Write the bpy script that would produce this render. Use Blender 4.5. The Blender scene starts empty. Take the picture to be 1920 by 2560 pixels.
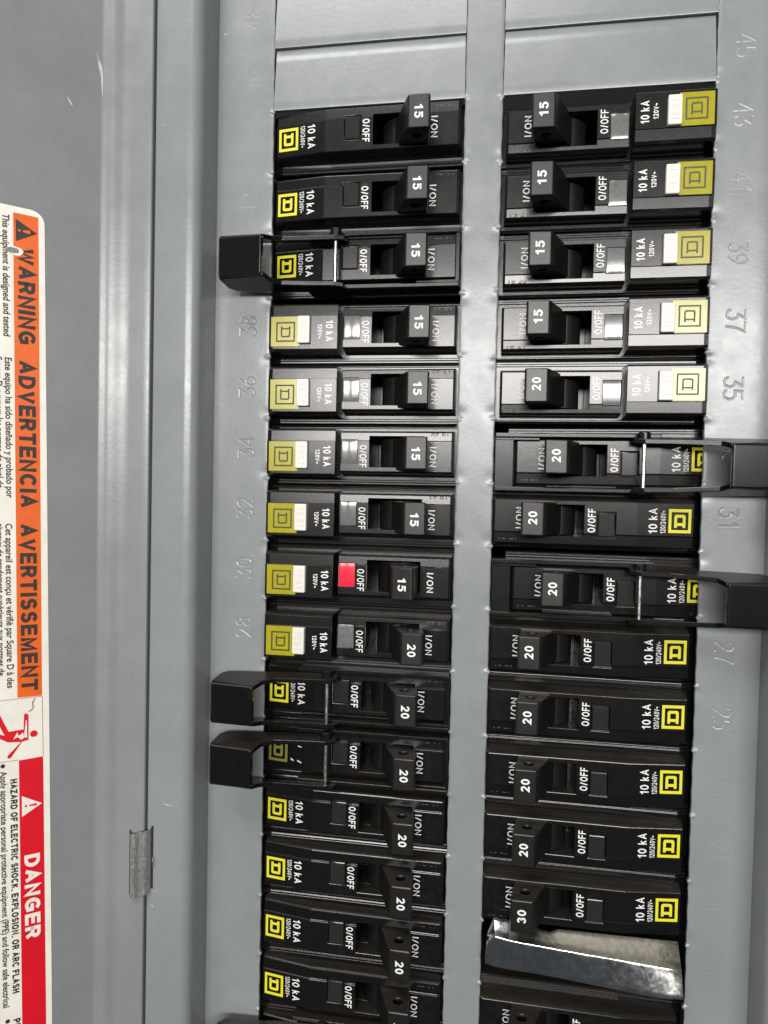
import bpy, bmesh, math, random
import numpy as np
from mathutils import Matrix, Vector

random.seed(7)
rng = np.random.default_rng(11)
MM = 0.001
scene = bpy.context.scene
COL = scene.collection

# ------------------------------------------------------------------ camera
cam_d = bpy.data.cameras.new("camera")
cam = bpy.data.objects.new("camera", cam_d)
COL.objects.link(cam)
_r = [(0.98612288, 0.16460808, 0.02158342), (0.02608934, -0.0252607, -0.9993404), (-0.16395429, 0.98603554, -0.02920467)]
cam.matrix_world = Matrix((
    (_r[0][0], -_r[1][0], -_r[2][0], 8.95707 * MM),
    (_r[0][1], -_r[1][1], -_r[2][1], -218.25537 * MM),
    (_r[0][2], -_r[1][2], -_r[2][2], -117.27623 * MM),
    (0, 0, 0, 1)))
cam_d.sensor_fit = 'HORIZONTAL'
cam_d.sensor_width = 36.0
cam_d.lens = 36.0 * 1800 / 1920
cam_d.clip_start = 0.01
cam_d.clip_end = 50
scene.camera = cam

# ------------------------------------------------------------------ world and lamps
world = bpy.data.worlds.new("World")
scene.world = world
world.use_nodes = True
bg = world.node_tree.nodes["Background"]
bg.inputs[0].default_value = (0.80, 0.90, 1.0, 1)
bg.inputs[1].default_value = 0.08

def area(name, loc, target, sx, sy, power, col):
    d = bpy.data.lights.new(name, 'AREA')
    d.shape = 'RECTANGLE'
    d.size, d.size_y = sx, sy
    d.energy = power
    d.color = col
    o = bpy.data.objects.new(name, d)
    COL.objects.link(o)
    o.location = loc
    dr = Vector(target) - Vector(loc)
    o.rotation_euler = dr.to_track_quat('-Z', 'Y').to_euler()
    return o
area("ceiling_lamp_tube", (0.18, -1.45, 0.165), (0, 0, -0.12), 1.40, 0.26, 29.0, (1.0, 0.97, 0.93))
area("top_fill_light", (-0.24, -0.70, 0.82), (0, 0, -0.04), 0.70, 0.35, 10.0, (1.0, 0.98, 0.95))  # added fill from above, unseen, brightens the upper part of the panel

scene.view_settings.view_transform = 'Standard'
scene.view_settings.look = 'None'
scene.view_settings.exposure = 0.0
scene.view_settings.gamma = 1.0
scene.view_settings.use_curve_mapping = False

# ------------------------------------------------------------------ materials
def new_mat(name):
    m = bpy.data.materials.new(name)
    m.use_nodes = True
    nt = m.node_tree
    return m, nt, nt.nodes["Principled BSDF"]

def set_in(b, **k):
    for n, v in k.items():
        b.inputs[n.replace('_', ' ')].default_value = v

def coords(nt, scale, rand=True):
    tc = nt.nodes.new("ShaderNodeTexCoord")
    mp = nt.nodes.new("ShaderNodeMapping")
    nt.links.new(tc.outputs["Object"], mp.inputs["Vector"])
    mp.inputs["Scale"].default_value = scale
    if rand:
        oi = nt.nodes.new("ShaderNodeObjectInfo")
        mu = nt.nodes.new("ShaderNodeMath"); mu.operation = 'MULTIPLY'; mu.inputs[1].default_value = 37.0
        nt.links.new(oi.outputs["Random"], mu.inputs[0])
        cx = nt.nodes.new("ShaderNodeCombineXYZ")
        for i in range(3):
            nt.links.new(mu.outputs[0], cx.inputs[i])
        nt.links.new(cx.outputs[0], mp.inputs["Location"])
    return mp.outputs[0]

def noise(nt, vec, scale, detail=4, rough=0.6):
    n = nt.nodes.new("ShaderNodeTexNoise")
    n.inputs["Scale"].default_value = scale
    n.inputs["Detail"].default_value = detail
    n.inputs["Roughness"].default_value = rough
    nt.links.new(vec, n.inputs["Vector"])
    return n.outputs["Fac"]

def ramp(nt, fac, stops):
    r = nt.nodes.new("ShaderNodeValToRGB")
    el = r.color_ramp.elements
    while len(el) < len(stops):
        el.new(0.5)
    for e, (p, c) in zip(el, stops):
        e.position = p
        e.color = (c[0], c[1], c[2], 1) if isinstance(c, tuple) else (c, c, c, 1)
    nt.links.new(fac, r.inputs[0])
    return r.outputs[0]

def bump(nt, b, fac, strength, dist, prev=None):
    n = nt.nodes.new("ShaderNodeBump")
    n.inputs["Strength"].default_value = strength
    n.inputs["Distance"].default_value = dist
    nt.links.new(fac, n.inputs["Height"])
    if prev:
        nt.links.new(prev, n.inputs["Normal"])
    nt.links.new(n.outputs[0], b.inputs["Normal"])
    return n.outputs[0]

def mat_paint(name="grey_paint", tint=(1, 1, 1)):
    m, nt, b = new_mat(name)
    v = coords(nt, (1, 1, 1), False)
    f = noise(nt, v, 55, 5, 0.65)
    sp = ramp(nt, noise(nt, v, 1500, 3, 0.6), [(0.24, 0.55), (0.31, 1.0)])
    sm = ramp(nt, noise(nt, v, 22, 5, 0.7), [(0.35, 0.93), (0.65, 1.03)])
    base_ = (ramp(nt, f, [(0.25, tuple(x * t for x, t in zip((0.187, 0.203, 0.208), tint))), (0.75, tuple(x * t for x, t in zip((0.212, 0.230, 0.235), tint)))]))
    for k_ in (sp, sm):
        mu_ = nt.nodes.new("ShaderNodeMix"); mu_.data_type = 'RGBA'; mu_.blend_type = 'MULTIPLY'
        mu_.inputs[0].default_value = 1.0
        nt.links.new(base_, mu_.inputs[6]); nt.links.new(k_, mu_.inputs[7])
        base_ = mu_.outputs[2]
    nt.links.new(base_, b.inputs["Base Color"])
    nt.links.new(ramp(nt, noise(nt, v, 120, 6, 0.7), [(0.3, 0.21), (0.75, 0.34)]), b.inputs["Roughness"])
    p = bump(nt, b, noise(nt, v, 900, 2, 0.5), 0.05, 0.0004)
    bump(nt, b, noise(nt, v, 60, 3, 0.5), 0.04, 0.0012, p)
    set_in(b, Specular_IOR_Level=0.5)
    return m

def mat_plastic(name, c0, c1, r0, r1, fine=0.18, spec=0.5, dust=(0.06, 0.053, 0.045), damt=0.008):
    m, nt, b = new_mat(name)
    v = coords(nt, (1, 1, 1))
    f = noise(nt, v, 160, 6, 0.7)
    base = ramp(nt, f, [(0.3, c0), (0.72, c1)])
    # dust collected in specks and smears
    d = noise(nt, v, 700, 5, 0.75)
    dm = ramp(nt, d, [(0.60, 0.0), (0.80, damt)])
    mx = nt.nodes.new("ShaderNodeMix"); mx.data_type = 'RGBA'
    nt.links.new(dm, mx.inputs[0])
    nt.links.new(base, mx.inputs[6])
    mx.inputs[7].default_value = (*dust, 1)
    ge = nt.nodes.new("ShaderNodeNewGeometry")
    wr = nt.nodes.new("ShaderNodeMath"); wr.operation = 'MULTIPLY'
    nt.links.new(ramp(nt, ge.outputs["Pointiness"], [(0.53, 0.0), (0.60, 0.05)]), wr.inputs[0])
    nt.links.new(ramp(nt, noise(nt, v, 420, 4, 0.7), [(0.42, 0.0), (0.62, 1.0)]), wr.inputs[1])
    m2 = nt.nodes.new("ShaderNodeMix"); m2.data_type = 'RGBA'
    nt.links.new(wr.outputs[0], m2.inputs[0])
    nt.links.new(mx.outputs[2], m2.inputs[6])
    m2.inputs[7].default_value = (0.10, 0.093, 0.083, 1)
    # paler brown tone on faces that look upwards
    sx = nt.nodes.new("ShaderNodeSeparateXYZ")
    nt.links.new(ge.outputs["Normal"], sx.inputs[0])
    up_tone = nt.nodes.new("ShaderNodeMath"); up_tone.operation = 'MULTIPLY'
    nt.links.new(ramp(nt, sx.outputs[2], [(0.25, 0.0), (0.9, 1.0)]), up_tone.inputs[0])
    nt.links.new(ramp(nt, noise(nt, v, 260, 4, 0.6), [(0.3, 0.6), (0.7, 0.8)]), up_tone.inputs[1])
    m3 = nt.nodes.new("ShaderNodeMix"); m3.data_type = 'RGBA'
    nt.links.new(up_tone.outputs[0], m3.inputs[0])
    nt.links.new(m2.outputs[2], m3.inputs[6])
    m3.inputs[7].default_value = (0.026, 0.0225, 0.0185, 1)
    nt.links.new(m3.outputs[2], b.inputs["Base Color"])
    nt.links.new(ramp(nt, noise(nt, v, 240, 5, 0.7), [(0.3, r0), (0.7, r1)]), b.inputs["Roughness"])
    p = bump(nt, b, noise(nt, v, 2600, 2, 0.5), fine, 0.00006)
    bump(nt, b, noise(nt, v, 130, 3, 0.5), 0.03, 0.0004, p)
    set_in(b, Specular_IOR_Level=spec)
    return m

def mat_flat(name, c, rough=0.5, var=0.12, scale=400, metal=0.0, spec=0.5, wavy=0.0):
    m, nt, b = new_mat(name)
    v = coords(nt, (1, 1, 1))
    f = noise(nt, v, scale, 5, 0.65)
    lo = tuple(x * (1 - var) for x in c)
    hi = tuple(min(1, x * (1 + var)) for x in c)
    nt.links.new(ramp(nt, f, [(0.3, lo), (0.7, hi)]), b.inputs["Base Color"])
    set_in(b, Roughness=rough, Metallic=metal, Specular_IOR_Level=spec)
    if wavy:
        bump(nt, b, noise(nt, coords(nt, (1, 1, 1), False), 90, 4, 0.6), wavy, 0.0015)
    return m

def mat_worn_print(name, c, back=(0.02, 0.02, 0.02)):
    m, nt, b = new_mat(name)
    v = coords(nt, (1, 1, 1))
    f = noise(nt, v, 1500, 4, 0.7)
    nt.links.new(ramp(nt, f, [(0.22, tuple(x * .4 for x in c)), (0.34, c)]), b.inputs["Base Color"])
    set_in(b, Roughness=0.5)
    return m

def mat_metal(name, c, r0, r1, scale=300, bmp=0.25, metal=1.0):
    m, nt, b = new_mat(name)
    v = coords(nt, (1, 1, 1))
    f = noise(nt, v, scale, 6, 0.7)
    nt.links.new(ramp(nt, f, [(0.3, tuple(x * .72 for x in c)), (0.7, c)]), b.inputs["Base Color"])
    nt.links.new(ramp(nt, noise(nt, v, scale * 2, 4, 0.7), [(0.3, r0), (0.7, r1)]), b.inputs["Roughness"])
    bump(nt, b, f, bmp, 0.0003)
    set_in(b, Metallic=metal)
    return m

M = {}
M['paint'] = mat_paint()
M['doorshade'] = mat_paint('shaded_door_paint', (0.95, 0.935, 0.925))  # cover paint again, its colour darkened and warmed for the door's shade
M['black'] = mat_plastic("black_breaker_plastic", (0.0037, 0.0036, 0.0034), (0.0042, 0.0040, 0.0038), 0.207, 0.222, spec=0.58)
M['handle'] = mat_plastic("black_handle_plastic", (0.0066, 0.0062, 0.0058), (0.0076, 0.0071, 0.0066), 0.345, 0.370, 0.3)
M['hasp'] = mat_plastic("black_hasp_plastic", (0.0034, 0.0033, 0.0032), (0.0038, 0.0037, 0.0035), 0.215, 0.230, 0.2, spec=0.4)
M['print'] = mat_worn_print("white_print", (0.68, 0.68, 0.67))
M['code'] = mat_flat("moulded_code", (0.05, 0.046, 0.04), 0.5)
M['yprint'] = mat_worn_print("yellow_print", (0.60, 0.56, 0.02))
M['yworn'] = mat_worn_print('worn_yellow_print', (0.16, 0.15, 0.03))
M['yellow'] = mat_flat("yellow_plastic", (0.30, 0.272, 0.010), 0.21, 0.08, spec=0.6)
M['mark'] = mat_flat("dark_mark", (0.03, 0.032, 0.008), 0.5)
M['white'] = mat_flat("white_button", (0.62, 0.595, 0.55), 0.4, 0.03)
M['wtext'] = mat_flat("white_button_text", (0.54, 0.51, 0.465), 0.5, 0.03)
M['lens'] = mat_flat("clear_lens", (0.13, 0.13, 0.128), 0.15, 0.2, 900, spec=0.9)
M['lens2'] = mat_flat("clear_lens_dark", (0.018, 0.017, 0.016), 0.18, 0.2, 900)
M['red'] = mat_flat("red_flag", (0.85, 0.02, 0.05), 0.22, 0.05)
M['steel'] = mat_metal("galvanised_steel", (0.52, 0.52, 0.50), 0.22, 0.42, 700, 0.5, 0.8)
M['rod'] = mat_metal("polished_pin", (0.86, 0.85, 0.82), 0.22, 0.36, 500, 0.1)
M['chrome'] = mat_metal("scuffed_chrome", (0.74, 0.74, 0.72), 0.10, 0.20, 260, 0.03)
M['dull_brown'] = mat_metal("dull_brown_metal", (0.26, 0.245, 0.205), 0.32, 0.46, 420, 0.12)
M['paper'] = mat_flat("label_paper", (0.70, 0.68, 0.61), 0.42, 0.07, 150, wavy=0.10)
M['orange'] = mat_flat("label_orange", (0.66, 0.105, 0.006), 0.40, 0.10, 120, wavy=0.10)
M['lred'] = mat_flat("label_red", (0.58, 0.004, 0.014), 0.40, 0.07, 120, wavy=0.10)
M['ink'] = mat_flat("label_ink", (0.022, 0.016, 0.014), 0.6, 0.2)
M['brown'] = mat_flat("label_line", (0.38, 0.12, 0.08), 0.55, 0.1)
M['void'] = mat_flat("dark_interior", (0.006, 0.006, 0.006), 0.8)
M['chip'] = mat_flat("bare_scratch", (0.52, 0.52, 0.50), 0.35, 0.1)
M['dirt'] = mat_flat("dirt_speck", (0.16, 0.13, 0.10), 0.8, 0.2)

# ------------------------------------------------------------------ mesh helpers
# builders work in millimetres, in (u, v, h): u right, v up, h out of the panel towards the viewer
class MB:
    def __init__(self):
        self.v = []; self.f = []
    def add(self, vs, fs):
        n = len(self.v)
        self.v += [tuple(x) for x in vs]
        self.f += [tuple(i + n for i in q) for q in fs]
        return self
    def box(self, u0, u1, v0, v1, h0, h1):
        vs = [(u, v, h) for u in (u0, u1) for v in (v0, v1) for h in (h0, h1)]
        return self.add(vs, [(0, 1, 3, 2), (4, 6, 7, 5), (0, 4, 5, 1), (2, 3, 7, 6), (0, 2, 6, 4), (1, 5, 7, 3)])
    def loft(self, secs):
        n = len(secs[0]); vs = [p for s in secs for p in s]; fs = []
        for i in range(len(secs) - 1):
            for j in range(n):
                k = (j + 1) % n
                fs.append((i * n + j, i * n + k, (i + 1) * n + k, (i + 1) * n + j))
        fs.append(tuple(range(n)))
        fs.append(tuple(range((len(secs) - 1) * n, len(secs) * n)))
        return self.add(vs, fs)
    def cyl_v(self, u, h, r, v0, v1, n=20):
        ring = [(u + r * math.cos(2 * math.pi * i / n), h + r * math.sin(2 * math.pi * i / n)) for i in range(n)]
        return self.loft([[(a, v0, b) for a, b in ring], [(a, v1, b) for a, b in ring]])
    def prism_v(self, poly, v0, v1):
        return self.loft([[(a, v0, b) for a, b in poly], [(a, v1, b) for a, b in poly]])
    def mesh(self, name, recalc=True):
        me = bpy.data.meshes.new(name)
        me.from_pydata([(u * MM, -h * MM, v * MM) for u, v, h in self.v], [], self.f)
        if recalc:
            bm = bmesh.new(); bm.from_mesh(me)
            bmesh.ops.recalc_face_normals(bm, faces=bm.faces)
            bm.to_mesh(me); bm.free()
        me.update()
        return me

def shade(me, ang=32, flat=None):
    # big flat facets stay flat so that only the rounded edges carry a gradient
    me.set_sharp_from_angle(angle=math.radians(ang))
    me.polygons.foreach_set("use_smooth", [flat is None or p.area < flat for p in me.polygons])
    me.update()
    return me

def finish(me, cutters=(), bev=0.0, seg=2, solid=0.0, ang=28):
    """booleans, thickness and edge rounding, evaluated into a plain mesh"""
    o = bpy.data.objects.new("tmp", me); COL.objects.link(o)
    tmp = [o]
    for c in cutters:
        co = bpy.data.objects.new("tmpc", c); COL.objects.link(co); tmp.append(co)
        md = o.modifiers.new("b", 'BOOLEAN'); md.operation = 'DIFFERENCE'; md.object = co; md.solver = 'EXACT'
    if solid:
        md = o.modifiers.new("s", 'SOLIDIFY'); md.thickness = solid * MM; md.offset = -1
    if bev:
        md = o.modifiers.new("v", 'BEVEL'); md.width = bev * MM; md.segments = seg
        md.limit_method = 'ANGLE'; md.angle_limit = math.radians(ang); md.use_clamp_overlap = True
    dg = bpy.context.evaluated_depsgraph_get()
    r = bpy.data.meshes.new_from_object(o.evaluated_get(dg))
    for t in tmp:
        bpy.data.objects.remove(t)
    return shade(r, 40, 1.0e-6)

def join_meshes(name, ms):
    bm = bmesh.new()
    for m in ms:
        bm.from_mesh(m)
    r = bpy.data.meshes.new(name); bm.to_mesh(r); bm.free()
    return shade(r, 40, 1.0e-6)

def link(name, me, mat=None, parent=None, loc=None, roty=0.0):
    o = bpy.data.objects.new(name, me)
    COL.objects.link(o)
    if me is not None and mat is not None and len(me.materials) == 0:
        me.materials.append(M[mat])
    if parent:
        o.parent = parent
    if loc is not None:
        o.location = [c * MM for c in loc]
    o.rotation_euler[1] = roty
    return o

def tag(o, label, cat, group=None):
    o["label"] = label; o["category"] = cat
    if group:
        o["group"] = group
    return o

_tc = {}
def text_geo(s, bold=0.0):
    """flat glyph mesh of the built-in font: verts (x, y), faces"""
    if (s, bold) in _tc:
        return _tc[(s, bold)]
    c = bpy.data.curves.new("t", 'FONT'); c.body = s; c.size = 1.0; c.resolution_u = 4; c.offset = bold
    o = bpy.data.objects.new("t", c); COL.objects.link(o)
    dg = bpy.context.evaluated_depsgraph_get()
    me = bpy.data.meshes.new_from_object(o.evaluated_get(dg))
    vs = np.array([(v.co.x, v.co.y) for v in me.vertices]) if len(me.vertices) else np.zeros((0, 2))
    fs = [tuple(p.vertices) for p in me.polygons]
    bpy.data.objects.remove(o); bpy.data.meshes.remove(me); bpy.data.curves.remove(c)
    _tc[(s, bold)] = (vs, fs)
    return vs, fs
_H = text_geo("H", 0.0)[0]
CAP = float(_H[:, 1].max())

def _arc(cx, cy, rx, ry, a0, a1, n=10):
    return [(cx + rx * math.cos(math.radians(a0 + (a1 - a0) * i / n)), cy + ry * math.sin(math.radians(a0 + (a1 - a0) * i / n))) for i in range(n + 1)]
def _ell(w): return _arc(w / 2, .5, w / 2, .5, 90, 450, 22)
# skeleton strokes of a plain grotesque: (advance width, polylines); cap height 1, outlines added by the stroke width
GL = {
 '0': (.56, [_ell(.56)]), 'O': (.74, [_ell(.74)]),
 '1': (.34, [[(0, .76), (.20, .84), (.29, 1)], [(.29, 1), (.29, 0)]]),
 '2': (.54, [_arc(.27, .73, .27, .27, 165, -35, 10) + [(.02, .0), (.54, 0)]]),
 '3': (.54, [_arc(.26, .755, .245, .245, 160, -90, 10) + _arc(.26, .255, .28, .255, 90, -160, 10)]),
 '4': (.58, [[(.44, 0), (.44, 1), (0, .28), (.58, .28)]]),
 '5': (.54, [[(.50, 1), (.10, 1), (.04, .50)] + _arc(.26, .33, .28, .33, 140, -155, 12)]),
 '6': (.54, [_arc(.28, .5, .28, .5, 50, 180, 8) + _arc(.28, .31, .28, .31, 180, 540, 16)]),
 '9': (.54, [_arc(.26, .5, .28, .5, 230, 360, 8) + _arc(.26, .69, .28, .31, 0, 360, 16)]),
 'A': (.70, [[(0, 0), (.35, 1), (.70, 0)], [(.13, .33), (.57, .33)]]),
 'C': (.70, [_arc(.37, .5, .37, .5, 45, 315, 16)]),
 'D': (.68, [[(0, 0), (0, 1), (.30, 1)] + _arc(.30, .5, .38, .5, 90, -90, 12) + [(0, 0)]]),
 'E': (.56, [[(.56, 1), (0, 1), (0, 0), (.57, 0)], [(0, .52), (.50, .52)]]),
 'F': (.54, [[(.54, 1), (0, 1), (0, 0)], [(0, .50), (.45, .50)]]),
 'G': (.74, [_arc(.38, .5, .38, .5, 45, 300, 16) + [(.72, .10), (.72, .46), (.42, .46)]]),
 'H': (.64, [[(0, 0), (0, 1)], [(.64, 0), (.64, 1)], [(0, .52), (.64, .52)]]),
 'I': (.0, [[(0, 0), (0, 1)]]),
 'K': (.62, [[(0, 0), (0, 1)], [(.58, 1), (0, .40)], [(.20, .58), (.62, 0)]]),
 'L': (.50, [[(0, 1), (0, 0), (.50, 0)]]),
 'M': (.78, [[(0, 0), (0, 1), (.39, .08), (.78, 1), (.78, 0)]]),
 'N': (.64, [[(0, 0), (0, 1), (.64, 0), (.64, 1)]]),
 'P': (.58, [[(0, 0), (0, 1), (.34, 1)] + _arc(.34, .73, .25, .27, 90, -90, 10) + [(0, .46)]]),
 'R': (.62, [[(0, 0), (0, 1), (.36, 1)] + _arc(.36, .74, .25, .26, 90, -90, 10) + [(0, .48)], [(.36, .48), (.62, 0)]]),
 'S': (.58, [_arc(.29, .745, .27, .255, 25, 235, 10) + _arc(.29, .26, .29, .26, 60, -155, 10)]),
 'T': (.60, [[(0, 1), (.60, 1)], [(.30, 1), (.30, 0)]]),
 'V': (.66, [[(0, 1), (.33, 0), (.66, 1)]]),
 'W': (.94, [[(0, 1), (.23, 0), (.47, .92), (.71, 0), (.94, 1)]]),
 'X': (.64, [[(0, 0), (.64, 1)], [(0, 1), (.64, 0)]]),
 'Z': (.58, [[(0, 1), (.58, 1), (0, 0), (.58, 0)]]),
 'k': (.46, [[(0, 0), (0, 1)], [(.42, .70), (0, .30)], [(.14, .44), (.46, 0)]]),
 '/': (.34, [[(0, -.04), (.34, 1.04)]]),
 '~': (.46, [_arc(.115, .42, .115, .12, 180, 0, 6) + _arc(.345, .42, .115, .12, 180, 360, 6)[1:]]),
 ',': (.05, [[(.05, .02), (0, -.16)]]),
}
def stroke_geo(s, w=0.16, track=0.17):
    """lettering from skeleton strokes; returns verts (x, y, layer) and faces, overall cap height 1"""
    V = []; F = []; x = w / 2
    k = 1 - w
    for ch in s:
        if ch == ' ':
            x += 0.36; continue
        adv, pls = GL[ch]
        for li, pl in enumerate(pls):
            p = np.array([(x + a * k, w / 2 + b * k) for a, b in pl])
            closed = np.hypot(*(p[0] - p[-1])) < 1e-6
            if closed: p = p[:-1]
            n = len(p); L = []; R = []
            for i in range(n):
                a = p[i - 1] if (i > 0 or closed) else p[i]; c = p[(i + 1) % n] if (i < n - 1 or closed) else p[i]
                d0 = p[i] - a; d1 = c - p[i]
                l0 = np.hypot(*d0); l1 = np.hypot(*d1)
                if l0 < 1e-9: d0 = d1; l0 = l1
                if l1 < 1e-9: d1 = d0; l1 = l0
                n0 = np.array([-d0[1], d0[0]]) / l0; n1 = np.array([-d1[1], d1[0]]) / l1
                m = n0 + n1; mm = m @ m
                m = m / max(mm, 0.55) * 2 * 0.5 * 2 if mm > 1e-6 else n0
                m = m * (w / 2) * 0.5 * 2 / 2 * 1.0 if False else m * (w / 2)
                q = p[i].copy()
                if not closed and i == 0: q = q - d1 / l1 * (w / 2) * (0.98 if abs(d1[0]) < .02 or abs(d1[1]) < .02 else 0.3)
                if not closed and i == n - 1: q = q + d0 / l0 * (w / 2) * (0.98 if abs(d0[0]) < .02 or abs(d0[1]) < .02 else 0.3)
                L.append(q + m); R.append(q - m)
            o = len(V)
            V += [(a[0], a[1], li) for a in L] + [(a[0], a[1], li) for a in R]
            for i in range(n if closed else n - 1):
                j = (i + 1) % n
                F.append((o + i, o + n + i, o + n + j, o + j))
        x += adv * k + w + track
    V = np.array(V); V[:, 0] -= V[:, 0].min()
    return V, F

def stroke_on(s, u0, u1, vtop, vbot, hfun, w=0.16, lift=0.05, track=0.17):
    V, F = stroke_geo(s, w, track)
    x1 = V[:, 0].max()
    out = [(u0 + y * (u1 - u0), vtop + x / x1 * (vbot - vtop), hfun(u0 + y * (u1 - u0)) + lift + 0.012 * li) for x, y, li in V]
    return MB().add(out, F).mesh("lettering", False)

def text_on(s, u0, u1, vtop, vbot, hfun, bold=0.02, lift=0.05):
    """lettering reading downwards (tops towards +u), fitted to the rectangle u0..u1, vtop..vbot"""
    vs, fs = text_geo(s, bold)
    x0, x1 = vs[:, 0].min(), vs[:, 0].max(); y0, y1 = vs[:, 1].min(), vs[:, 1].max()
    out = []
    for x, y in vs:
        u = u0 + (y - y0) / (y1 - y0) * (u1 - u0)
        v = vtop + (x - x0) / (x1 - x0) * (vbot - vtop)
        out.append((u, v, hfun(u) + lift))
    b = MB(); b.add(out, fs)
    return b.mesh("lettering", False)

def ring_poly(b, outer, inner, hfun, lift):
    n = len(outer)
    b.add([(u, v, hfun(u) + lift) for u, v in outer] + [(u, v, hfun(u) + lift) for u, v in inner],
          [(i, (i + 1) % n, n + (i + 1) % n, n + i) for i in range(n)])

def logo_mesh(u0, u1, vt, vb, hfun, st, lift=0.05):
    """square outline with a slab-serif letter D inside, turned with the rest of the print"""
    b = MB()
    def mp(x, y):          # text frame 0..1 -> (u, v)
        return (u0 + y * (u1 - u0), vt + x * (vb - vt))
    def P(l): return [mp(x, y) for x, y in l]
    s = st
    ring_poly(b, P([(0, 0), (1, 0), (1, 1), (0, 1)]), P([(s, s), (1 - s, s), (1 - s, 1 - s), (s, 1 - s)]), hfun, lift)
    # D: ring with rounded right side
    def dshape(xl, xr, yb, yt, r):
        l = [(xl, yb)]
        for i in range(6):
            a = -math.pi / 2 + i / 5 * math.pi / 2
            l.append((xr - r + r * math.cos(a), yb + r + r * math.sin(a)))
        for i in range(6):
            a = i / 5 * math.pi / 2
            l.append((xr - r + r * math.cos(a), yt - r + r * math.sin(a)))
        l.append((xl, yt))
        return l
    d = s * 0.98
    ring_poly(b, P(dshape(0.30, 0.77, 0.25, 0.75, 0.10)), P(dshape(0.30 + d, 0.77 - d, 0.25 + d, 0.75 - d, 0.04)), hfun, lift)
    b.add([(u, v, hfun(u) + lift) for u, v in P([(0.22, 0.25), (0.30, 0.25), (0.30, 0.25 + d), (0.22, 0.25 + d)])], [(0, 1, 2, 3)])
    b.add([(u, v, hfun(u) + lift) for u, v in P([(0.22, 0.75 - d), (0.30, 0.75 - d), (0.30, 0.75), (0.22, 0.75)])], [(0, 1, 2, 3)])
    me = b.mesh("logo", False)
    bm = bmesh.new(); bm.from_mesh(me)
    for f in bm.faces:
        f.normal_update()
        if f.normal.y > 0:
            f.normal_flip()
    bm.to_mesh(me); bm.free()
    return me

# ------------------------------------------------------------------ layout
P = 19.05
S, W = 10.91, 59.50
XL = -S / 2 - W
XR = -XL
def rowz(k): return -P * (k + 0.5)

# ------------------------------------------------------------------ dead-front cover sheet (true relief: stamped numbers, tab stubs, dents)
DIG = {
 '0': [[(0.5, 0), (0.15, 0.12), (0, 0.5), (0.15, 0.88), (0.5, 1), (0.85, 0.88), (1, 0.5), (0.85, 0.12), (0.5, 0)]],
 '1': [[(0.25, 0.80), (0.55, 1), (0.55, 0)]],
 '2': [[(0.02, 0.78), (0.2, 0.96), (0.55, 1), (0.9, 0.88), (0.92, 0.66), (0.6, 0.38), (0.05, 0), (1, 0)]],
 '3': [[(0.05, 1), (0.92, 1), (0.45, 0.60), (0.82, 0.55), (1, 0.32), (0.82, 0.06), (0.45, 0), (0.1, 0.08), (0, 0.2)]],
 '4': [[(0.75, 0), (0.75, 1), (0, 0.3), (1, 0.3)]],
 '5': [[(0.92, 1), (0.15, 1), (0.08, 0.56), (0.5, 0.64), (0.9, 0.5), (1, 0.3), (0.8, 0.05), (0.4, 0), (0.05, 0.12)]],
 '6': [[(0.85, 1), (0.4, 0.75), (0.08, 0.4), (0.08, 0.2), (0.3, 0.02), (0.65, 0), (0.95, 0.15), (0.95, 0.4), (0.7, 0.56), (0.35, 0.54), (0.1, 0.4)]],
 '7': [[(0, 1), (1, 1), (0.6, 0.55), (0.42, 0)]],
 '8': [[(0.5, 0.54), (0.15, 0.66), (0.15, 0.88), (0.5, 1), (0.85, 0.88), (0.85, 0.66), (0.5, 0.54), (0.1, 0.38), (0.08, 0.12), (0.5, 0), (0.92, 0.12), (0.9, 0.38), (0.5, 0.54)]],
 '9': [[(0.9, 0.6), (0.65, 0.46), (0.3, 0.46), (0.05, 0.62), (0.05, 0.84), (0.3, 1), (0.7, 1), (0.92, 0.84), (0.92, 0.55), (0.6, 0.2), (0.2, 0)]],
}
def digit_segs(s, cx, cz, side):
    segs = []; hgt, wid, gap = 5.0, 2.65, 0.85
    tot = len(s) * wid + (len(s) - 1) * gap
    for i, ch in enumerate(s):
        for pl in DIG[ch]:
            pts = []
            for x, y in pl:
                tx = -tot / 2 + i * (wid + gap) + x * wid; ty = (y - 0.5) * hgt
                if side < 0: pts.append((cx - ty, cz + tx))
                else: pts.append((cx + ty, cz - tx))
            segs += list(zip(pts[:-1], pts[1:]))
    return segs

def relief(X, Z, segs, depth=1.0):
    """signed depth of stamped strokes"""
    D = np.full(X.shape, 9.0)
    for (x0, z0), (x1, z1) in segs:
        m = (X > min(x0, x1) - 1) & (X < max(x0, x1) + 1) & (Z > min(z0, z1) - 1) & (Z < max(z0, z1) + 1)
        if not m.any(): continue
        dx, dz = x1 - x0, z1 - z0; L = dx * dx + dz * dz + 1e-9
        t = np.clip(((X[m] - x0) * dx + (Z[m] - z0) * dz) / L, 0, 1)
        d = np.hypot(X[m] - x0 - t * dx, Z[m] - z0 - t * dz)
        D[m] = np.minimum(D[m], d)
    return depth * (-0.15 * np.exp(-(D / 0.18) ** 2) + 0.010 * np.exp(-((D - 0.4) / 0.15) ** 2))

def wave(X, Z):
    return (0.03 * np.sin(X * 0.31 + Z * 0.045 + 1.0) + 0.05 * np.sin(Z * 0.083 + 0.6) + 0.02 * np.sin(Z * 0.21 - X * 0.12)
            + 0.008 * np.sin(Z * 0.47 + X * 0.4 + 2))

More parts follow.
